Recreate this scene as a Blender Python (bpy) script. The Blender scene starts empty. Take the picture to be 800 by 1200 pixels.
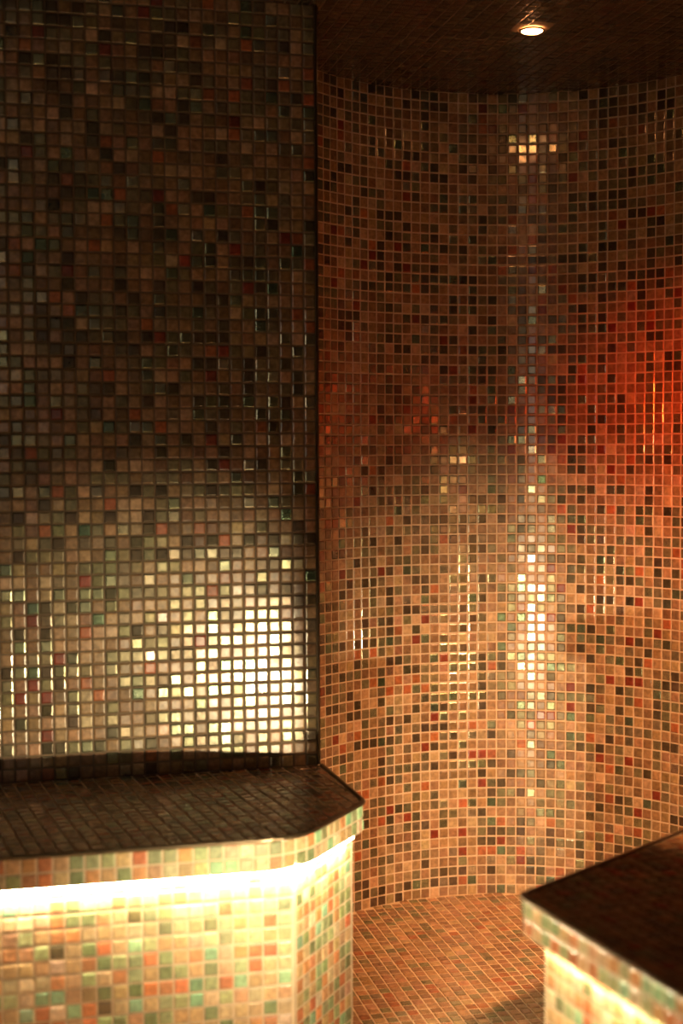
import bpy, bmesh, math, random
import numpy as np
from mathutils import Vector, Matrix

SC = bpy.context.scene
COL = SC.collection
rng = np.random.default_rng(11)
random.seed(5)

# ------------------------------------------------------------------ camera
CAM_Z = 1.20
F_PX = 1667.0                       # 50 mm lens on a 36 mm tall frame of 1200 px
cam_d = bpy.data.cameras.new('camera')
cam_d.sensor_fit = 'VERTICAL'
cam_d.sensor_height = 36.0
cam_d.lens = 50.0
cam_d.clip_start = 0.02
cam_d.dof.use_dof = True
cam_d.dof.focus_distance = 3.35
cam_d.dof.aperture_fstop = 2.1
cam = bpy.data.objects.new('camera', cam_d)
COL.objects.link(cam)
TILT = math.atan(80.0 / F_PX)
cam.location = (0, 0, CAM_Z)
cam.rotation_euler = (math.pi / 2 - TILT, math.radians(0.2), -math.radians(13.5))   # the flat wall runs along x, the camera is turned to it
SC.camera = cam

# ------------------------------------------------------------------ world and exposure
w = bpy.data.worlds.new('world')
SC.world = w
w.use_nodes = True
w.node_tree.nodes['Background'].inputs[0].default_value = (1, 0.7, 0.45, 1)
w.node_tree.nodes['Background'].inputs[1].default_value = 0.0004
SC.view_settings.view_transform = 'Standard'
SC.view_settings.look = 'None'
SC.view_settings.gamma = 1.0
SC.view_settings.use_curve_mapping = False
SC.view_settings.exposure = 0.0
SC.cycles.max_bounces = 8
SC.cycles.diffuse_bounces = 4
SC.cycles.glossy_bounces = 4
SC.cycles.sample_clamp_indirect = 6.0
SC.cycles.blur_glossy = 0.4

LED_COL = (1.0, 0.79, 0.46)
LED_STR = 245.0
LED_STR_R = 90.0
LED_STR_B = 130.0
DOWN_COL = (1.0, 0.40, 0.13)
DOWN_STR = 100.0
SPOT_COL = (1.0, 0.46, 0.185)
SPOT_STR = 310.0
RED_COL = (1.0, 0.06, 0.008)
RED_STR = 75.0
DOOR_COL = (1.0, 0.84, 0.62)
DOOR_STR = 4.4
LOW_SPOT_COL = (1.0, 0.80, 0.46)
WALL_FILL_STR = 270.0
STEP2_STR = 440.0

# ------------------------------------------------------------------ plan
P = 0.026                           # tile pitch
TS = 0.0226                         # tile edge
H = 81 * P                          # room height
SEAT = 20 * P
SLAB = 2 * P + 0.004
BETA = math.radians(13.5)
U = Vector((1, 0, 0))                                  # along the flat wall
V = Vector((0, -1, 0))                                 # out of the flat wall


def turn(x, y):
    """from camera-aligned plan to the room's own axes"""
    return Vector((x * math.cos(BETA) + y * math.sin(BETA), -x * math.sin(BETA) + y * math.cos(BETA), 0))


W = turn(-0.053, 2.985)                                # free end of the flat wall
NC = turn(0.415, 3.16)                                 # centre of the round niche
CX, CY, R = NC.x, NC.y, 0.58
FRONT_V = 4.1
LEFT_U = -1.70


def uv(u, v, z=0.0):
    return W + U * u + V * v + Vector((0, 0, z))


# ------------------------------------------------------------------ materials
def new_mat(name):
    m = bpy.data.materials.new(name)
    m.use_nodes = True
    return m, m.node_tree, m.node_tree.nodes['Principled BSDF']


def glass_tile_mat(name, per_object, matte=False):
    m, nt, bs = new_mat(name)
    N = nt.nodes
    if per_object:
        src = N.new('ShaderNodeObjectInfo')
        col, alp = src.outputs['Color'], src.outputs['Alpha']
    else:
        src = N.new('ShaderNodeAttribute')
        src.attribute_name = 'tile_colour'
        col, alp = src.outputs['Color'], src.outputs['Alpha']
    geo = N.new('ShaderNodeNewGeometry')
    nz = N.new('ShaderNodeTexNoise')
    nz.inputs['Scale'].default_value = 95
    nz.inputs['Detail'].default_value = 3
    nt.links.new(geo.outputs['Position'], nz.inputs['Vector'])
    ramp = N.new('ShaderNodeMapRange')
    ramp.inputs['To Min'].default_value = 0.72
    ramp.inputs['To Max'].default_value = 1.28
    ramp.inputs['From Min'].default_value = 0.3
    ramp.inputs['From Max'].default_value = 0.7
    nt.links.new(nz.outputs['Fac'], ramp.inputs['Value'])
    mul = N.new('ShaderNodeVectorMath')
    mul.operation = 'SCALE'
    nt.links.new(col, mul.inputs[0])
    nt.links.new(ramp.outputs['Result'], mul.inputs['Scale'])
    nt.links.new(mul.outputs['Vector'], bs.inputs['Base Color'])
    nt.links.new(alp, bs.inputs['Metallic'])
    rr = N.new('ShaderNodeMapRange')
    rr.inputs['To Min'].default_value = 0.27
    rr.inputs['To Max'].default_value = 0.20
    nt.links.new(alp, rr.inputs['Value'])
    nt.links.new(rr.outputs['Result'], bs.inputs['Roughness'])
    n2 = N.new('ShaderNodeTexNoise')
    n2.inputs['Scale'].default_value = 110
    n2.inputs['Detail'].default_value = 1.5
    nt.links.new(geo.outputs['Position'], n2.inputs['Vector'])
    bp = N.new('ShaderNodeBump')
    bp.inputs['Strength'].default_value = 0.12
    bp.inputs['Distance'].default_value = 0.0016
    nt.links.new(n2.outputs['Fac'], bp.inputs['Height'])
    nt.links.new(bp.outputs['Normal'], bs.inputs['Normal'])
    bs.inputs['Coat Weight'].default_value = 0.55
    bs.inputs['Coat Roughness'].default_value = 0.12
    bs.inputs['IOR'].default_value = 1.52
    if matte:
        rr.inputs['To Min'].default_value = 0.55
        rr.inputs['To Max'].default_value = 0.45
        bs.inputs['Coat Weight'].default_value = 0.0
        bs.inputs['Specular IOR Level'].default_value = 0.2
    return m


def plain_mat(name, colour, rough, metal=0.0, noise=0.0, scale=60):
    m, nt, bs = new_mat(name)
    bs.inputs['Roughness'].default_value = rough
    bs.inputs['Metallic'].default_value = metal
    N = nt.nodes
    geo = N.new('ShaderNodeNewGeometry')
    nz = N.new('ShaderNodeTexNoise')
    nz.inputs['Scale'].default_value = scale
    nz.inputs['Detail'].default_value = 5
    nt.links.new(geo.outputs['Position'], nz.inputs['Vector'])
    rp = N.new('ShaderNodeValToRGB')
    c = Vector(colour)
    rp.color_ramp.elements[0].position = 0.3
    rp.color_ramp.elements[1].position = 0.7
    rp.color_ramp.elements[0].color = (*(c * (1 - noise)), 1)
    rp.color_ramp.elements[1].color = (*(c * (1 + noise)), 1)
    nt.links.new(nz.outputs['Fac'], rp.inputs['Fac'])
    nt.links.new(rp.outputs['Color'], bs.inputs['Base Color'])
    return m


def glow_mat(name, colour, strength):
    m, nt, bs = new_mat(name)
    bs.inputs['Base Color'].default_value = (0.8, 0.8, 0.75, 1)
    bs.inputs['Emission Color'].default_value = (*colour, 1)
    bs.inputs['Emission Strength'].default_value = strength
    return m


M_TILE_OBJ = glass_tile_mat('mosaic_glass_single', True)
M_TILE = glass_tile_mat('mosaic_glass', False)
M_TILE_OBJ_MATTE = glass_tile_mat('mosaic_satin_single', True, True)
M_TILE_MATTE = glass_tile_mat('mosaic_satin', False, True)
M_GROUT = plain_mat('grout_sand', (0.52, 0.40, 0.28), 0.85, 0, 0.15, 40)
M_GROUT_FLOOR = plain_mat('grout_cream', (0.72, 0.56, 0.38), 0.8, 0, 0.12, 40)
M_GROUT_DARK = plain_mat('grout_brown', (0.12, 0.08, 0.05), 0.85, 0, 0.25, 40)
M_TRIM = plain_mat('bronze_trim', (0.09, 0.065, 0.04), 0.32, 0.8, 0.2, 30)
M_STEEL = plain_mat('lamp_steel', (0.25, 0.2, 0.15), 0.35, 1.0, 0.1, 80)
M_LED = glow_mat('led_glow', LED_COL, LED_STR)
M_LED_R = glow_mat('led_glow_opposite', LED_COL, LED_STR_R)
M_DOWN = glow_mat('downlight_glow', DOWN_COL, DOWN_STR)
M_LED_B = glow_mat('led_glow_entrance', LED_COL, LED_STR_B)
M_DOOR = glow_mat('lit_frosted_glass', DOOR_COL, DOOR_STR)
M_LOW_SPOT = glow_mat('low_spot_glow', LOW_SPOT_COL, 4.0)
M_SPOT = glow_mat('orange_lamp_glow', SPOT_COL, 2.0)
M_RED = glow_mat('red_lamp_glow', RED_COL, 2.0)

# palette: (weight, rgb, metallic)
PAL_WALL = [
    (0.24, (0.275, 0.168, 0.090), 0.0),   # tan
    (0.17, (0.195, 0.112, 0.058), 0.0),   # brown
    (0.07, (0.360, 0.242, 0.140), 0.0),   # light sand
    (0.035, (0.296, 0.094, 0.039), 0.0),  # orange
    (0.022, (0.172, 0.031, 0.016), 0.0),  # red
    (0.17, (0.205, 0.170, 0.098), 0.42),   # dark olive
    (0.15, (0.105, 0.080, 0.050), 0.5),  # near black
    (0.10, (0.300, 0.295, 0.190), 0.8),  # silver green
    (0.03, (0.165, 0.220, 0.140), 0.7),   # green
    (0.04, (0.450, 0.390, 0.270), 0.8),   # champagne
]
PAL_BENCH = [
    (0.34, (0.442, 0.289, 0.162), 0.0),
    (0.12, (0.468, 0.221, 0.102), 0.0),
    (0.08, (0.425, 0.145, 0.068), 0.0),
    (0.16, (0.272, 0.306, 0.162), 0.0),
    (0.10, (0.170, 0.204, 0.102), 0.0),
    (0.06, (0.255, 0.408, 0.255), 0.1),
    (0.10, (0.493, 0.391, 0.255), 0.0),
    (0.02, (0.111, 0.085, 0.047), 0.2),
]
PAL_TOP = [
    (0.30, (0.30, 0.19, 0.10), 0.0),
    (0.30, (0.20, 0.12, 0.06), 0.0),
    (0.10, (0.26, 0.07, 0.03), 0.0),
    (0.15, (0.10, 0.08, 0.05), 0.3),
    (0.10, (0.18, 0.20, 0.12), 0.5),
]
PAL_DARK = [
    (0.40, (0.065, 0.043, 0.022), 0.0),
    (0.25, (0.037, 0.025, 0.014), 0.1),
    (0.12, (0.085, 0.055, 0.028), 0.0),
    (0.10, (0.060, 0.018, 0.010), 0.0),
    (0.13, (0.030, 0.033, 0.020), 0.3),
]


def pick(pal, n):
    wts = np.array([p[0] for p in pal]); wts = wts / wts.sum()
    idx = rng.choice(len(pal), size=n, p=wts)
    base = np.array([(*p[1], p[2]) for p in pal])[idx]
    k = rng.normal(1.0, 0.13, size=(n, 1)).clip(0.65, 1.4)
    base[:, :3] = (base[:, :3] * k * rng.normal(1.0, 0.05, size=(n, 3))).clip(0.004, 0.9)
    return base


# ------------------------------------------------------------------ object helpers
def set_tags(o, label, cat, kind=None, group=None):
    o['label'] = label
    o['category'] = cat
    if kind: o['kind'] = kind
    if group: o['group'] = group
    return o


def mesh_obj(name, me, mat, parent=None, origin=None):
    o = bpy.data.objects.new(name, me)
    if mat is not None: me.materials.append(mat)
    COL.objects.link(o)
    if parent is not None:
        o.parent = parent
        if parent.type == 'EMPTY':
            o.matrix_parent_inverse = Matrix.Translation(-parent.location)
    return o


def prism(name, pts, z0, z1, mat, parent=None, bevel=0.0):
    bm = bmesh.new()
    lo = [bm.verts.new((p[0], p[1], z0)) for p in pts]
    hi = [bm.verts.new((p[0], p[1], z1)) for p in pts]
    n = len(pts)
    bm.faces.new(lo[::-1]); bm.faces.new(hi)
    for i in range(n):
        bm.faces.new((lo[i], lo[(i + 1) % n], hi[(i + 1) % n], hi[i]))
    bmesh.ops.recalc_face_normals(bm, faces=bm.faces)
    if bevel:
        bmesh.ops.bevel(bm, geom=[e for e in bm.edges], offset=bevel, segments=2, affect='EDGES', profile=0.5)
    me = bpy.data.meshes.new(name)
    bm.to_mesh(me); bm.free()
    return mesh_obj(name, me, mat, parent)


def sweep(name, path, section, mat, parent=None, closed=False, smooth=False):
    """section: list of (outward, up) offsets swept along a plan path [(x, y, z)]; outward = right-hand side of travel"""
    n, k = len(path), len(section)
    vs, fs = [], []
    for i in range(n):
        a = Vector(path[i - 1]) if (i > 0 or closed) else None
        b = Vector(path[i])
        c = Vector(path[(i + 1) % n]) if (i < n - 1 or closed) else None
        d1 = (b - a).normalized() if a is not None else None
        d2 = (c - b).normalized() if c is not None else None
        if d1 is None: d1 = d2
        if d2 is None: d2 = d1
        n1 = Vector((d1.y, -d1.x, 0)); n2 = Vector((d2.y, -d2.x, 0))
        nn = (n1 + n2).normalized()
        nn = nn / max(0.35, nn.dot(n1))
        for (o, z) in section:
            q = b + nn * o
            vs.append((q.x, q.y, b.z + z))
    m = n if closed else n - 1
    for i in range(m):
        for j in range(k):
            a, b = i * k + j, i * k + (j + 1) % k
            c, d = ((i + 1) % n) * k + (j + 1) % k, ((i + 1) % n) * k + j
            fs.append((a, b, c, d))
    if not closed:
        fs.append(tuple(range(k))[::-1]); fs.append(tuple((n - 1) * k + j for j in range(k)))
    me = bpy.data.meshes.new(name)
    me.from_pydata(vs, [], fs)
    bm = bmesh.new(); bm.from_mesh(me); bmesh.ops.recalc_face_normals(bm, faces=bm.faces); bm.to_mesh(me); bm.free()
    me.shade_flat()
    if smooth:
        for p_ in me.polygons: p_.use_smooth = True
    return mesh_obj(name, me, mat, parent)


def round_poly(pts, radii, seg=6):
    out = []
    n = len(pts)
    for i in range(n):
        p0, p1, p2 = Vector(pts[i - 1][:2]), Vector(pts[i][:2]), Vector(pts[(i + 1) % n][:2])
        r = radii[i]
        if r <= 0:
            out.append(p1); continue
        a, b = (p0 - p1).normalized(), (p2 - p1).normalized()
        ang = a.angle(b)
        t = r / math.tan(ang / 2)
        ctr = p1 + (a + b).normalized() * (r / math.sin(ang / 2))
        s, e = p1 + a * t - ctr, p1 + b * t - ctr
        a0 = math.atan2(s.y, s.x); da = math.atan2(e.y, e.x) - a0
        da = (da + math.pi) % (2 * math.pi) - math.pi
        for k in range(seg + 1):
            q = a0 + da * k / seg
            out.append(ctr + Vector((math.cos(q), math.sin(q))) * r)
    return out


# ------------------------------------------------------------------ tiles
def tile_template(fine=True):
    h = TS / 2
    if fine:
        rings = [(h, -0.0006), (h, 0.0004), (h - 0.0009, 0.0012), (h - 0.0029, 0.0017)]
    else:
        rings = [(h, 0.0), (h - 0.0015, 0.0016)]
    vs, fs = [], []
    for (r, z) in rings:
        vs += [(-r, -r, z), (r, -r, z), (r, r, z), (-r, r, z)]
    for i in range(len(rings) - 1):
        for j in range(4):
            fs.append((4 * i + j, 4 * i + (j + 1) % 4, 4 * i + 4 + (j + 1) % 4, 4 * i + 4 + j))
    b = 4 * (len(rings) - 1)
    fs.append((b, b + 1, b + 2, b + 3))
    return np.array(vs), np.array(fs)


TV, TF = tile_template(True)
TVC, TFC = tile_template(False)
TILE_ME = []
for mt in (M_TILE_OBJ, M_TILE_OBJ_MATTE):
    me = bpy.data.meshes.new('tile')
    me.from_pydata([tuple(v) for v in TV], [], [tuple(f) for f in TF])
    me.materials.append(mt)
    me.shade_flat()
    TILE_ME.append(me)

PATCHES = []


class Patch:
    """tiles on one body: frames (n,4,4) world, cut = list of (polygon pts, normal) for cut pieces"""
    def __init__(self, body, thing, pal, fine=True, tilt=0.9, single=True):
        self.body, self.thing, self.pal = body, thing, pal
        self.fine, self.tilt, self.single = fine, tilt, single
        self.frames, self.cuts, self.matte = [], [], False
        PATCHES.append(self)

    def add(self, c, x, n):
        x = Vector(x).normalized(); n = Vector(n).normalized(); y = n.cross(x)
        self.frames.append(((x.x, y.x, n.x, c[0]), (x.y, y.y, n.y, c[1]), (x.z, y.z, n.z, c[2]), (0, 0, 0, 1)))

    def grid(self, o, x, y, n, nx, ny, keep=None, half=True):
        """o = corner, tiles at (i+.5, j+.5) * pitch"""
        for j in range(ny):
            for i in range(nx):
                c = o + x * ((i + .5) * P) + y * ((j + .5) * P)
                if keep is None or keep(c):
                    self.add(c, x, n)

    def clipped(self, o, x, y, n, poly, inset=0.002):
        """tile a convex plan polygon, cutting pieces at its edge"""
        pl = [Vector(p).to_2d() if len(p) > 2 else Vector(p) for p in poly]
        area = sum(a.x * b.y - b.x * a.y for a, b in zip(pl, pl[1:] + pl[:1]))
        if area < 0: pl = pl[::-1]
        x2, y2, o2 = x.to_2d(), y.to_2d(), o.to_2d()
        edges = []
        for a, b in zip(pl, pl[1:] + pl[:1]):
            d = b - a
            if d.length < 1e-6: continue
            d.normalize(); nn = Vector((-d.y, d.x))
            edges.append((a + nn * inset, nn))
        us = [(p - o2).dot(x2) / P for p in pl]; vs = [(p - o2).dot(y2) / P for p in pl]
        h = TS / 2
        for j in range(math.floor(min(vs)), math.ceil(max(vs)) + 1):
            for i in range(math.floor(min(us)), math.ceil(max(us)) + 1):
                c = o2 + x2 * ((i + .5) * P) + y2 * ((j + .5) * P)
                q = [c - x2 * h - y2 * h, c + x2 * h - y2 * h, c + x2 * h + y2 * h, c - x2 * h + y2 * h]
                whole = True
                for a, nn in edges:
                    ds = [(p - a).dot(nn) for p in q]
                    if min(ds) >= -1e-9: continue
                    whole = False
                    r = []
                    for k in range(len(q)):
                        p0, p1, d0, d1 = q[k], q[(k + 1) % len(q)], ds[k], ds[(k + 1) % len(q)]
                        if d0 >= 0: r.append(p0)
                        if (d0 < 0) != (d1 < 0): r.append(p0 + (p1 - p0) * (d0 / (d0 - d1)))
                    q = r
                    if len(q) < 3: break
                if len(q) < 3: continue
                if whole:
                    self.add((c.x, c.y, o.z), x, n)
                else:
                    ar = abs(sum(a.x * b.y - b.x * a.y for a, b in zip(q, q[1:] + q[:1]))) / 2
                    if ar > 0.00003:
                        self.cuts.append([(p.x, p.y, o.z) for p in q])

    def along(self, path, z0, rows, closed=False):
        """tiles standing along a plan path (outward = right-hand side of travel)"""
        pts = [Vector(p).to_2d() if len(p) > 2 else Vector(p) for p in path]
        if closed: pts = pts + [pts[0]]
        seg = [(b - a).length for a, b in zip(pts, pts[1:])]
        tot = sum(seg); n = max(1, int(tot / P + 0.02))
        s0 = (tot - n * P) / 2
        def at(s):
            for a, b, l in zip(pts, pts[1:], seg):
                if s <= l + 1e-9: return a + (b - a) * (s / max(l, 1e-9))
                s -= l
            return pts[-1]
        for i in range(n):
            a, b = at(s0 + i * P), at(s0 + (i + 1) * P)
            m = at(s0 + (i + .5) * P)
            d = (b - a).normalized()
            nn = Vector((d.y, -d.x, 0))
            mm = m if True else (a + b) / 2
            for j in range(rows):
                self.add((mm.x, mm.y, z0 + (j + .5) * P), (d.x, d.y, 0), nn)


# ------------------------------------------------------------------ setting: bodies of the room
def V2(v): return (v.x, v.y)

LW0 = uv(LEFT_U, 0); LWF = uv(LEFT_U, FRONT_V)
RW0 = Vector((CX + R, CY, 0))                      # niche ends here, right wall begins
RU = (RW0 - W).dot(U); RV = (RW0 - W).dot(V)
RWF = uv(RU, FRONT_V)
T = 0.10

floor_b = prism('floor', [V2(uv(LEFT_U - T, FRONT_V + T)), V2(uv(RU + T + .1, FRONT_V + T)), V2(uv(RU + T + .1, -1.0)), V2(uv(LEFT_U - T, -1.0))], -0.08, 0.0, M_GROUT_FLOOR)
set_tags(floor_b, 'floor of small glossy orange brown mosaic tiles between the benches', 'floor', 'structure')
ceil_b = prism('ceiling', [V2(uv(LEFT_U - T, FRONT_V + T)), V2(uv(RU + T + .1, FRONT_V + T)), V2(uv(RU + T + .1, -1.0)), V2(uv(LEFT_U - T, -1.0))], H, H + 0.08, M_GROUT_DARK)
set_tags(ceil_b, 'dark brown mosaic ceiling with a small round downlight', 'ceiling', 'structure')

wl = prism('wall_left', [V2(uv(LEFT_U - T, 0)), V2(uv(0, 0)), V2(uv(0, -T)), V2(uv(LEFT_U - T, -T))], 0, H, M_GROUT_DARK)
set_tags(wl, 'flat mosaic wall rising behind the bench, dark above and glinting green gold below', 'wall', 'structure')

# curved niche wall
PHI0, PHI1 = math.radians(-87.5), math.radians(90)
ncol = int((PHI1 - PHI0) * R / P)
inner = [(CX + R * math.sin(PHI0 + (PHI1 - PHI0) * i / 96), CY + R * math.cos(PHI0 + (PHI1 - PHI0) * i / 96)) for i in range(97)]
outer = [(CX + (R + .06) * math.sin(PHI0 + (PHI1 - PHI0) * i / 96), CY + (R + .06) * math.cos(PHI0 + (PHI1 - PHI0) * i / 96)) for i in range(97)]
bm = bmesh.new()
a = [[bm.verts.new((x, y, z)) for (x, y) in ring] for ring in (inner, outer) for z in (0, H)]
i0, i1, o0, o1 = a
for k in range(96):
    bm.faces.new((i0[k], i0[k + 1], i1[k + 1], i1[k]))
    bm.faces.new((o0[k + 1], o0[k], o1[k], o1[k + 1]))
    bm.faces.new((i1[k], i1[k + 1], o1[k + 1], o1[k]))
    bm.faces.new((i0[k + 1], i0[k], o0[k], o0[k + 1]))
bm.faces.new((i0[0], i1[0], o1[0], o0[0])); bm.faces.new((i0[96], o0[96], o1[96], i1[96]))
bmesh.ops.recalc_face_normals(bm, faces=bm.faces)
me = bpy.data.meshes.new('wall_back'); bm.to_mesh(me); bm.free()
wb = mesh_obj('wall_back', me, M_GROUT)
set_tags(wb, 'curved niche wall of copper brown mosaic tiles under the downlight', 'wall', 'structure')

wr = prism('wall_right', [V2(RW0), V2(RWF), V2(RWF + U * T), V2(RW0 + U * T)], 0, H, M_GROUT_DARK)
set_tags(wr, 'mosaic side wall behind the bench with the cut corner', 'wall', 'structure')
ws = prism('wall_side', [V2(uv(LEFT_U, 0)), V2(uv(LEFT_U - T, 0)), V2(uv(LEFT_U - T, FRONT_V)), V2(uv(LEFT_U, FRONT_V))], 0, H, M_GROUT_DARK)
set_tags(ws, 'mosaic side wall at the far end of the long bench', 'wall', 'structure')
wf = prism('wall_front', [V2(uv(LEFT_U, FRONT_V)), V2(uv(RU, FRONT_V)), V2(uv(RU, FRONT_V + T)), V2(uv(LEFT_U, FRONT_V + T))], 0, H, M_GROUT_DARK)
set_tags(wf, 'mosaic entrance wall facing the curved niche', 'wall', 'structure')

# bronze corner profile on the free end of the flat wall
tr = sweep('trim_1', [(*V2(uv(0.0045, 0.001)), SEAT), (*V2(uv(0.0045, 0.001)), H)], [(0, 0)], M_TRIM) if False else \
    prism('trim_1', round_poly([V2(uv(-0.0005, -0.012)), V2(uv(0.006, -0.012)), V2(uv(0.006, 0.005)), V2(uv(-0.0005, 0.005))], [0, 0, 0.004, 0.001], 5), SEAT + 0.002, H - 0.001, M_TRIM)
set_tags(tr, 'slim dark bronze corner strip edging the flat wall beside the niche', 'trim', 'structure')

# ------------------------------------------------------------------ benches
def bench(name, label, slab_pts, radii, base_pts, back_pair, led_mat, led_from, led_to, thing):
    """outlines run so that the visible face is on the right-hand side of travel; back_pair = number of hidden edges at the end of the outline"""
    c = sum((Vector((*p, 0)) for p in base_pts), Vector()) / len(base_pts)
    root = bpy.data.objects.new(name, None)
    COL.objects.link(root)
    root.empty_display_size = 0.2
    root.location = (c.x, c.y, 0)
    set_tags(root, label, 'bench', None)
    base = prism('base', base_pts, 0.001, SEAT - SLAB, M_GROUT, root)
    rp = round_poly(slab_pts, radii, 7)
    slab = prism('seat', rp, SEAT - SLAB, SEAT, M_GROUT, root)
    return root, base, slab, rp


# long bench before the flat wall : outline travels from the side wall along the front, round the cut corner, to the flat wall
F_V, E_U = 0.535, 0.018
sl = [V2(uv(LEFT_U + .003, F_V)), V2(uv(-0.150, F_V)), V2(uv(E_U, 0.322)), V2(uv(0.007, 0.004)), V2(uv(LEFT_U + .003, 0.004))]
bo = 0.024
bs_ = [V2(uv(LEFT_U + .003, F_V - bo)), V2(uv(-0.157, F_V - bo)), V2(uv(E_U - bo * .8, 0.310)), V2(uv(-0.012, 0.004)), V2(uv(LEFT_U + .003, 0.004))]
b1, base1, slab1, rp1 = bench('mosaic_bench', 'long mosaic bench against the flat wall, glowing light strip under its seat edge',
                              sl, [0, 0.14, 0.045, 0, 0], bs_, 2, M_LED, 0, 2, 'left')
# outlines here run anticlockwise seen from above, so the outside is on the right-hand side of travel

A = turn(0.268, 2.108); AB = turn(0.318, 0.338).normalized(); AC = turn(0.150, -0.382).normalized()
def hit_line(p, d, q, e):
    den = d.x * e.y - d.y * e.x
    t = ((q.x - p.x) * e.y - (q.y - p.y) * e.x) / den
    return p + d * t
Bp = hit_line(A, AB, RW0 - U * 0.012, V)
Cp = A + AC * 2.9
Dp = RW0 - U * 0.012 + V * ((Cp - RW0).dot(V))
sr = [V2(Cp), V2(A), V2(Bp), V2(Dp)]
sr = sr[::-1]                                    # anticlockwise
def inset_pt(k, d1, d2): pass
nAB = Vector((AB.y, -AB.x, 0)); nAC = Vector((-AC.y, AC.x, 0))      # into the bench
if nAC.x < 0: nAC = -nAC
bo2 = 0.030
A2 = hit_line(A + nAB * bo2, AB, A + nAC * bo2, AC)
B2 = hit_line(A2, AB, RW0 - U * 0.012, V)
C2 = A2 + AC * 2.87
D2 = RW0 - U * 0.012 + V * ((C2 - RW0).dot(V))
br = [V2(D2), V2(B2), V2(A2), V2(C2)]
b2, base2, slab2, rp2 = bench('mosaic_bench', 'dark topped mosaic bench with pointed cut corner beside the niche floor',
                              sr, [0, 0, 0.018, 0], br, 1, M_LED_R, 1, 3, 'right')

def open_path(rp, start, end):
    """part of a rounded outline between the points nearest start and end"""
    k0 = min(range(len(rp)), key=lambda i: (rp[i] - Vector(start)).length)
    k1 = min(range(len(rp)), key=lambda i: (rp[i] - Vector(end)).length)
    out, k = [rp[k0]], k0
    while k != k1:
        k = (k + 1) % len(rp); out.append(rp[k])
    return out

path1 = open_path(rp1, sl[0], sl[3])
path2 = open_path(rp2, sr[1], sr[3])
s3 = [V2(uv(-0.92, FRONT_V - .004)), V2(uv(-0.92, FRONT_V - .5)), V2(uv(LEFT_U + .012, FRONT_V - .5)), V2(uv(LEFT_U + .012, FRONT_V - .004))]
q3 = [V2(uv(-0.92 - bo, FRONT_V - .004)), V2(uv(-0.92 - bo, FRONT_V - .5 + bo)), V2(uv(LEFT_U + .012, FRONT_V - .5 + bo)), V2(uv(LEFT_U + .012, FRONT_V - .004))]
b3, base3, slab3, rp3 = bench('mosaic_bench', 'short mosaic bench against the entrance wall under the frosted window', s3, [0, 0.05, 0, 0], q3, 1, M_LED_B, 0, 0, 'entrance')
path3 = open_path(rp3, s3[0], s3[2])
def cut_end(pts, d):
    """shorten the last leg of a path by d"""
    a_, b_ = Vector(pts[-2]), Vector(pts[-1])
    return list(pts[:-1]) + [tuple(b_ + (a_ - b_).normalized() * d)]
for root, slab, base, path, bpath, mat, lab in (
        (b3, slab3, base3, path3, q3[1:3], M_LED_B, 'warm white light strip'),
        (b1, slab1, base1, path1, cut_end(bs_[0:3], 0.022), M_LED, 'warm white light strip'),
        (b2, slab2, base2, path2, br[2:4], M_LED_R, 'warm white light strip')):
    e = sweep('edge_trim', [(p.x, p.y, SEAT) for p in path],
              [(0.0045, -0.004), (0.0062, -0.0015), (0.006, 0.0015), (0.004, 0.0036), (0.0, 0.004), (-0.003, 0.003), (-0.003, -0.002), (0.0, -0.005)], M_TRIM, root)
    e['label'] = 'dark bronze edging around the seat'
    z = SEAT - SLAB
    l = sweep('led_strip', [(p[0], p[1], z) for p in bpath], [(0.0, -0.001), (0.0, -0.010), (0.011, -0.010), (0.013, -0.008), (0.013, -0.001)], mat, root)
    l['label'] = lab

# ------------------------------------------------------------------ downlights and red lamp
def disc_lathe(name, prof, mat, parent, centre, seg=32):
    """profile (r, z) turned round a vertical axis"""
    vs, fs = [], []
    for (r, z) in prof:
        for k in range(seg):
            q = 2 * math.pi * k / seg
            vs.append((centre[0] + r * math.cos(q), centre[1] + r * math.sin(q), centre[2] + z))
    for i in range(len(prof) - 1):
        for k in range(seg):
            fs.append((i * seg + k, i * seg + (k + 1) % seg, (i + 1) * seg + (k + 1) % seg, (i + 1) * seg + k))
    fs.append(tuple(range(seg))); fs.append(tuple((len(prof) - 1) * seg + k for k in range(seg))[::-1])
    me = bpy.data.meshes.new(name); me.from_pydata(vs, [], fs)
    bm = bmesh.new(); bm.from_mesh(me); bmesh.ops.recalc_face_normals(bm, faces=bm.faces); bm.to_mesh(me); bm.free()
    for p_ in me.polygons: p_.use_smooth = len(p_.vertices) == 4
    return mesh_obj(name, me, mat, parent)


def downlight(x, y, mat, label, r=0.0225):
    root = bpy.data.objects.new('downlight', None)
    COL.objects.link(root)
    root.location = (x, y, H)
    set_tags(root, label, 'lamp')
    z = H - 0.0026
    disc_lathe('ring', [(r + .0006, -.001), (r + .0006, -0.003), (r + .002, -0.004), (r + .004, -0.003), (r + .005, -0.0005)], M_STEEL, root, (x, y, z))
    disc_lathe('lens', [(r, -0.0005), (r, -0.0035), (r * .85, -0.005), (r * .5, -0.0058), (r * .1, -0.006)], mat, root, (x, y, z))
    return root

D1 = turn(0.42, 3.16)
downlight(D1.x, D1.y, M_DOWN, 'small round downlight glowing warm white in the ceiling of the niche')


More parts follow.
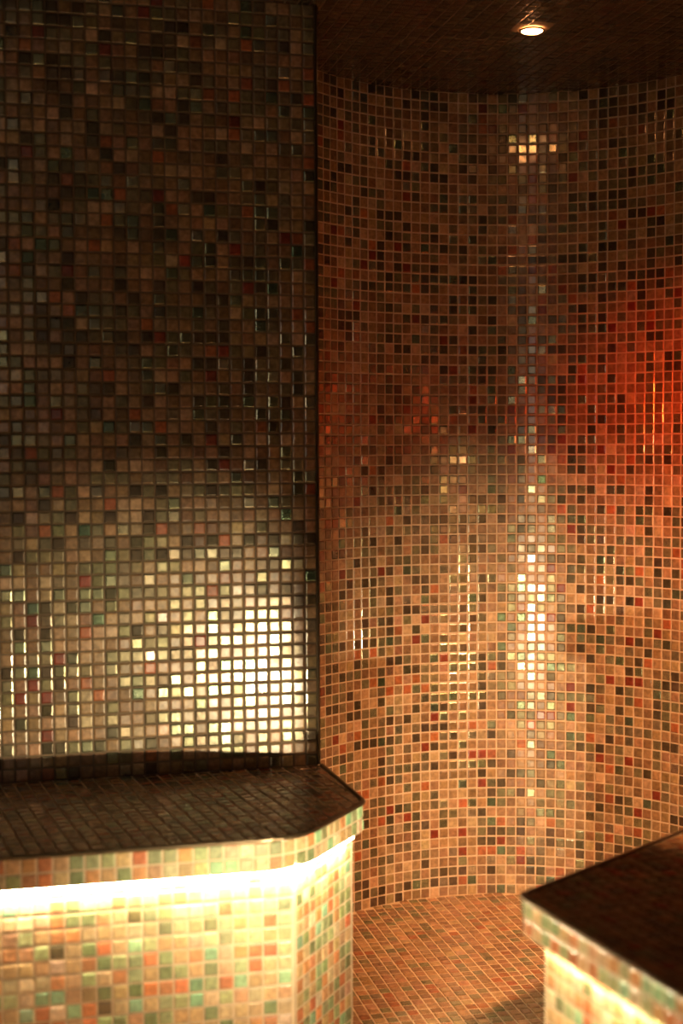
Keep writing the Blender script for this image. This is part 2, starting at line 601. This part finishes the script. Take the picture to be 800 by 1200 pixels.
def wall_spot(pos, aim, colour, power, mat, label, cone, blend):
    """a short snooted spotlight on the side wall; pos = lamp mouth"""
    d = (aim - pos).normalized()
    root = bpy.data.objects.new('wall_spotlight', None); COL.objects.link(root)
    wall_pt = Vector((RW0.x, pos.y, pos.z))
    root.location = wall_pt
    set_tags(root, label, 'lamp')
    def put(o):
        o.parent = root
        o.matrix_parent_inverse = Matrix.Translation(-root.location)
        return o
    rot = Matrix.Translation(pos) @ d.to_track_quat('Z', 'Y').to_matrix().to_4x4()
    o = disc_lathe('snoot', [(0.026, -0.062), (0.030, -0.058), (0.032, 0.0), (0.030, 0.001), (0.028, -0.02), (0.027, -0.03)], M_STEEL, None, (0, 0, 0), 28)
    o.data.transform(rot); put(o)
    o = disc_lathe('lens', [(0.027, -0.030), (0.025, -0.026), (0.016, -0.023), (0.004, -0.022)], mat, None, (0, 0, 0), 28)
    o.data.transform(rot); put(o)
    o = disc_lathe('wall_plate', [(0.035, 0.003), (0.036, 0.008), (0.034, 0.011), (0.010, 0.012)], M_STEEL, None, (0, 0, 0), 28)
    o.data.transform(Matrix.Translation(wall_pt) @ (-U).to_track_quat('Z', 'Y').to_matrix().to_4x4()); put(o)
    a, b = wall_pt - U * 0.010, pos - d * 0.055
    o = disc_lathe('arm', [(0.007, 0.0), (0.007, (b - a).length)], M_STEEL, None, (0, 0, 0), 12)
    o.data.transform(Matrix.Translation(a) @ (b - a).to_track_quat('Z', 'Y').to_matrix().to_4x4()); put(o)
    li = bpy.data.lights.new('spot_bulb', 'SPOT')
    li.energy = power; li.color = colour; li.spot_size = math.radians(cone); li.spot_blend = blend; li.shadow_soft_size = 0.02
    lo = bpy.data.objects.new('spot_bulb', li); COL.objects.link(lo)
    lo.matrix_world = Matrix.Translation(pos + d * 0.004) @ (-d).to_track_quat('Z', 'Y').to_matrix().to_4x4()
    mw = lo.matrix_world.copy(); lo.parent = root; lo.matrix_parent_inverse = Matrix.Translation(-root.location); lo.matrix_basis = mw


def on_right_wall(x, y, z):
    p_ = turn(x, y); p_.x = RW0.x - 0.085; p_.z = z
    return p_


aim = turn(0.84, 3.70); aim.z = -0.12
wall_spot(on_right_wall(1.25, 2.0, 1.25), aim, SPOT_COL, SPOT_STR, M_SPOT, 'small snooted spotlight with amber lens on the side wall above the bench', 80, 1.0)
aim = turn(1.10, 3.39); aim.z = 1.22
wall_spot(on_right_wall(1.1, 2.65, 1.30), aim, RED_COL, RED_STR, M_RED, 'small snooted spotlight with red lens on the side wall beside the niche', 70, 1.0)

# low spots out of view; the first is a fill added for the flat wall
def unseen_low_spot(st, nrm, aim, power, cone, soft, label, added_shield):
    """st = point on the bench face, nrm = outward normal of that face"""
    side = nrm.cross(Vector((0, 0, 1)))
    root = bpy.data.objects.new('unseen_low_spot', None); COL.objects.link(root); root.location = st
    set_tags(root, label, 'lamp')
    rot = Matrix.Translation(st) @ nrm.to_track_quat('Z', 'Y').to_matrix().to_4x4()
    for nm, prof, mt in (('ring', [(0.021, 0.0), (0.022, 0.005), (0.020, 0.007), (0.018, 0.006), (0.017, 0.002)], M_STEEL),
                         ('lens', [(0.017, 0.001), (0.016, 0.004), (0.010, 0.006), (0.003, 0.007)], M_LOW_SPOT)):
        o = disc_lathe(nm, prof, mt, None, (0, 0, 0), 24)
        o.data.transform(rot); o.parent = root; o.matrix_parent_inverse = Matrix.Translation(-st)
    if added_shield:
        half = [V2(st + nrm * (0.004 + 0.074 * math.sin(math.pi * k_ / 12)) + side * (0.07 * math.cos(math.pi * k_ / 12))) for k_ in range(13)]
        prism('added_shield', half, st.z - 0.006, st.z - 0.003, M_STEEL, root)  # plate added to keep the fill off the bench faces opposite
    li = bpy.data.lights.new('low_spot_bulb', 'SPOT')
    li.energy = power; li.color = LOW_SPOT_COL; li.spot_size = math.radians(cone); li.spot_blend = 1.0; li.shadow_soft_size = soft
    lo = bpy.data.objects.new('low_spot_bulb', li); COL.objects.link(lo)
    pos = st + nrm * 0.024
    lo.parent = root; lo.matrix_parent_inverse = Matrix.Translation(-st)
    lo.matrix_basis = Matrix.Translation(pos) @ (pos - aim).to_track_quat('Z', 'Y').to_matrix().to_4x4()


st = hit_line(A2, AC, turn(0.58, 1.30), Vector((1, 0, 0))) - nAC * 0.004; st.z = 0.415
aim = turn(-0.32, 2.92); aim.z = 0.54
unseen_low_spot(st, -nAC, aim, WALL_FILL_STR, 39, 0.010, 'small round fill spot added on the face of the cut corner bench to brighten the flat wall', True)
st = uv(-1.12, FRONT_V - .5 + bo - 0.004, 0.14)
aim = turn(0.45, 3.74); aim.z = 0.48
unseen_low_spot(st, -V, aim, STEP2_STR, 20, 0.02, 'small round step light let into the face of the short bench under the window', False)

# entrance wall: frosted window
DU0, DU1 = -1.25, -1.02
dr = bpy.data.objects.new('window_1', None); COL.objects.link(dr)
dr.location = uv((DU0 + DU1) / 2, FRONT_V, 0.85)
set_tags(dr, 'narrow frosted glass window in a bronze frame in the entrance wall', 'window', 'structure')
def dbox(name, u0, u1, z0, z1, t0, t1, mat):
    return prism(name, [V2(uv(u0, FRONT_V - t0)), V2(uv(u1, FRONT_V - t0)), V2(uv(u1, FRONT_V - t1)), V2(uv(u0, FRONT_V - t1))], z0, z1, mat, dr)
for a_ in ((DU0 - .04, DU0, 0.81, 2.0), (DU1, DU1 + .04, 0.81, 2.0), (DU0, DU1, 1.96, 2.0), (DU0, DU1, 0.81, 0.85)):
    dbox('window_frame', *a_, 0.003, 0.03, M_TRIM)
dbox('pane', DU0 + .002, DU1 - .002, 0.852, 1.958, 0.003, 0.015, M_DOOR)

# ------------------------------------------------------------------ tile layouts
Zv = Vector((0, 0, 1))
p = Patch(wl, 'wall_left', PAL_WALL)
nu = int(-LEFT_U / P)
p.grid(uv(-nu * P, 0, SEAT), U, Zv, V, nu, 61)

p = Patch(wb, 'wall_back', PAL_WALL)
off = (PHI1 - PHI0 - ncol * P / R) / 2
for i in range(ncol):
    ph = PHI0 + off + (i + .5) * P / R
    n = Vector((-math.sin(ph), -math.cos(ph), 0))
    x = Vector((math.cos(ph), -math.sin(ph), 0)) * -1
    x = Zv.cross(n) * 1
    for j in range(81):
        p.add((CX + R * math.sin(ph), CY + R * math.cos(ph), (j + .5) * P), x, n)

p = Patch(wr, 'wall_right', PAL_DARK, fine=False)
p.grid(RW0.copy(), V, Zv, -U, int((RWF - RW0).length / P), 81)
p = Patch(ws, 'wall_side', PAL_DARK, fine=False)
p.grid(uv(LEFT_U, FRONT_V), -V, Zv, U, int(FRONT_V / P), 81)
p = Patch(wf, 'wall_front', PAL_DARK, fine=False)
p.grid(uv(RU, FRONT_V), -U, Zv, -V, int((RU - LEFT_U) / P), 81, lambda c: not (DU0 - .055 < (c - W).dot(U) < DU1 + .055 and 0.79 < c.z < 2.015))

p = Patch(floor_b, 'floor', [(0.12, (0.42, 0.27, 0.15), 0.0), (0.4, (0.34, 0.19, 0.10), 0.0), (0.3, (0.25, 0.14, 0.075), 0.0), (0.15, (0.17, 0.15, 0.08), 0.0), (0.06, (0.31, 0.115, 0.05), 0.0)])
def floor_keep(c):
    r = c - W
    u, v = r.dot(U), r.dot(V)
    in_niche = (c.x - CX) ** 2 + (c.y - CY) ** 2 < (R - 0.004) ** 2
    return in_niche or (LEFT_U < u < RU and 0.03 < v < FRONT_V)
p.grid(uv(LEFT_U, -0.93), V, U, Zv, int((FRONT_V + .93) / P), int((RU - LEFT_U) / P), floor_keep) if False else \
    p.grid(uv(LEFT_U, FRONT_V), U, -V, Zv, int((RU - LEFT_U) / P) + 2, int((FRONT_V + .95) / P), floor_keep)
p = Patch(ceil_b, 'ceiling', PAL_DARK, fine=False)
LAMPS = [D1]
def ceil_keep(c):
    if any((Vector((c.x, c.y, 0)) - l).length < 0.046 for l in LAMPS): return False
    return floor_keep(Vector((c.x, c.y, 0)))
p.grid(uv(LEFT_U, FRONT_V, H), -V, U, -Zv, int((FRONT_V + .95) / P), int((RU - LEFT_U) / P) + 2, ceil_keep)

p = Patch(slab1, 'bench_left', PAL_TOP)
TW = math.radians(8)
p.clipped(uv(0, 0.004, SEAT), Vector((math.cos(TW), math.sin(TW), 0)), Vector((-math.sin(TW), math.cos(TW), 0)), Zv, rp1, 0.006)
pa = Patch(slab1, 'bench_left', PAL_BENCH)
pa.along(path1, SEAT - SLAB + 0.0005, 2)
p = Patch(base1, 'bench_left', PAL_BENCH)
nr = int((SEAT - SLAB - 0.004) / P)
for a_, b_ in zip(bs_[0:4], bs_[1:4]):
    p.along([a_, b_], SEAT - SLAB - 0.0005 - nr * P, nr)

p = Patch(slab2, 'bench_right', [(a_, (r_ * .85, g_ * .62, b_ * .5), m_ * .3) for a_, (r_, g_, b_), m_ in PAL_TOP])
p.matte = True
p.clipped(Vector((A.x, A.y, SEAT)), -nAC.cross(Zv) if False else nAC, Zv.cross(nAC), Zv, rp2, 0.006)
pa = Patch(slab2, 'bench_right', PAL_BENCH)
pa.along(path2, SEAT - SLAB + 0.0005, 2)
p = Patch(base2, 'bench_right', PAL_BENCH)
for a_, b_ in zip(br[1:4], br[2:4]):
    p.along([a_, b_], SEAT - SLAB - 0.0005 - nr * P, nr)

p = Patch(slab3, 'bench_entrance', PAL_TOP, fine=False)
p.clipped(uv(0, 0, SEAT), U, -V, Zv, rp3, 0.006)
pa = Patch(slab3, 'bench_entrance', PAL_BENCH, fine=False)
pa.along(path3, SEAT - SLAB + 0.0005, 2)
p = Patch(base3, 'bench_entrance', PAL_BENCH, fine=False)
for a_, b_ in zip(q3[0:2], q3[1:3]):
    p.along([a_, b_], SEAT - SLAB - 0.0005 - nr * P, nr)

# ------------------------------------------------------------------ which tiles show largest, then build
bpy.context.view_layer.update()
deps = bpy.context.evaluated_depsgraph_get()
cam_m = np.array(cam.matrix_world.inverted())
cam_pos = cam.matrix_world.translation

def project(pts):
    q = pts @ cam_m[:3, :3].T + cam_m[:3, 3]
    z = -q[:, 2]
    return np.stack([400 + F_PX * q[:, 0] / z, 600 - F_PX * q[:, 1] / z], 1), z

things = {}
for p in PATCHES:
    p.F = np.array(p.frames).reshape(-1, 4, 4) if p.frames else np.zeros((0, 4, 4))
    n = len(p.F)
    p.colour = pick(p.pal, n)
    p.score = np.zeros(n)
    if n:
        C = p.F[:, :3, 3]; X = p.F[:, :3, 0]; Y = p.F[:, :3, 1]
        c, z = project(C)
        a, _ = project(C + X * TS); b, _ = project(C + Y * TS)
        ar = np.abs((a - c)[:, 0] * (b - c)[:, 1] - (a - c)[:, 1] * (b - c)[:, 0])
        face = ((np.array(cam_pos) - C) * p.F[:, :3, 2]).sum(1) > 0
        ok = (z > 0.1) & (c[:, 0] > 2) & (c[:, 0] < 798) & (c[:, 1] > 2) & (c[:, 1] < 1198) & face & (ar > 25)
        p.score = np.where(ok, ar, 0)
    things.setdefault(p.thing, []).append(p)

def visible(pt, n):
    q = Vector(pt) + Vector(n) * 0.004
    d = q - cam_pos
    hit, *_ = SC.ray_cast(deps, cam_pos, d.normalized(), distance=d.length - 0.004)
    return not hit

jobs = []
for key, ps in things.items():
    cand = sorted(((p.score[i], k, i) for k, p in enumerate(ps) for i in np.nonzero(p.score)[0]), reverse=True)
    chosen = [set() for _ in ps]
    n = 0
    for s, k, i in cand:
        if n >= 300: break
        F = ps[k].F[i]
        if visible(F[:3, 3], F[:3, 2]):
            chosen[k].add(int(i)); n += 1
    for k, p in enumerate(ps):
        jobs.append((p, chosen[k]))

def tilted(F, tilt):
    n = len(F)
    F = F.copy()
    t = rng.normal(0, math.radians(tilt), size=(n, 2))
    X, Y, Z = F[:, :3, 0].copy(), F[:, :3, 1].copy(), F[:, :3, 2].copy()
    Zn = Z + X * t[:, :1] + Y * t[:, 1:]
    Zn /= np.linalg.norm(Zn, axis=1)[:, None]
    rz = rng.normal(0, math.radians(0.5), size=(n, 1))
    Xn = X + Y * rz
    Xn -= Zn * (Xn * Zn).sum(1)[:, None]
    Xn /= np.linalg.norm(Xn, axis=1)[:, None]
    F[:, :3, 0], F[:, :3, 2] = Xn, Zn
    F[:, :3, 1] = np.cross(Zn, Xn)
    F[:, :3, 3] += Z * rng.normal(0, 0.0002, size=(n, 1)) + X * rng.normal(0, 0.00025, size=(n, 1)) + Y * rng.normal(0, 0.00025, size=(n, 1))
    return F

n_single = 0
for p, sel in jobs:
    F = tilted(p.F, p.tilt)
    for i in sorted(sel):
        o = bpy.data.objects.new('tile', TILE_ME[1 if p.matte else 0])
        COL.objects.link(o)
        o.parent = p.body
        o.matrix_basis = Matrix([list(r) for r in F[i]])
        o.color = p.colour[i]
        n_single += 1
    rest = np.array([i for i in range(len(F)) if i not in sel], dtype=int)
    tv, tf = (TV, TF) if p.fine else (TVC, TFC)
    G = F[rest]
    verts = np.einsum('nij,kj->nki', G[:, :3, :3], tv) + G[:, None, :3, 3]
    nv, nf = len(tv), len(tf)
    faces = tf[None] + (np.arange(len(rest)) * nv)[:, None, None]
    verts = verts.reshape(-1, 3); faces = faces.reshape(-1, 4)
    cols = np.repeat(p.colour[rest], nf, axis=0)
    # cut pieces along an edge
    loops = faces.reshape(-1).tolist(); starts = (np.arange(len(faces)) * 4).tolist(); totals = [4] * len(faces)
    vl = [verts]; base_i = len(verts); cl = [cols]
    if p.cuts:
        cc = pick(p.pal, len(p.cuts))
        for q, c4 in zip(p.cuts, cc):
            q = np.array(q); ctr = q.mean(0); m = len(q)
            if np.cross(q[1] - q[0], q[2] - q[1])[2] < 0: q = q[::-1]
            lo = q.copy(); lo[:, 2] -= 0.001
            mid = q.copy(); mid[:, 2] += 0.0006
            r_ = np.linalg.norm(q - ctr, axis=1, keepdims=True)
            top = ctr + (q - ctr) * np.clip(1 - 0.002 / np.maximum(r_, 1e-5), 0.4, 1); top[:, 2] += 0.0017
            vl.append(np.vstack([lo, mid, top]))
            k = 0
            for ring in (0, 1):
                for j in range(m):
                    starts.append(len(loops)); totals.append(4)
                    loops += [base_i + ring * m + j, base_i + ring * m + (j + 1) % m, base_i + (ring + 1) * m + (j + 1) % m, base_i + (ring + 1) * m + j]; k += 1
            starts.append(len(loops)); totals.append(m); loops += [base_i + 2 * m + j for j in range(m)]; k += 1
            cl.append(np.repeat(c4[None], k, axis=0))
            base_i += 3 * m
    if not loops: continue
    vs = np.vstack(vl).astype(np.float32); cs = np.vstack(cl).astype(np.float32)
    me = bpy.data.meshes.new('tiles')
    me.vertices.add(len(vs)); me.vertices.foreach_set('co', vs.ravel())
    me.loops.add(len(loops)); me.loops.foreach_set('vertex_index', np.array(loops, dtype=np.int32))
    me.polygons.add(len(starts)); me.polygons.foreach_set('loop_start', np.array(starts, dtype=np.int32)); me.polygons.foreach_set('loop_total', np.array(totals, dtype=np.int32))
    me.update(calc_edges=True)
    me.shade_flat()
    at = me.attributes.new('tile_colour', 'FLOAT_COLOR', 'FACE')
    at.data.foreach_set('color', cs.ravel())
    me.materials.append(M_TILE_MATTE if p.matte else M_TILE)
    o = bpy.data.objects.new('tiles', me)
    COL.objects.link(o)
    o.parent = p.body
    o['kind'] = 'stuff'
print('single tiles', n_single, 'tris', sum(len(m.polygons) * 2 for m in bpy.data.meshes))
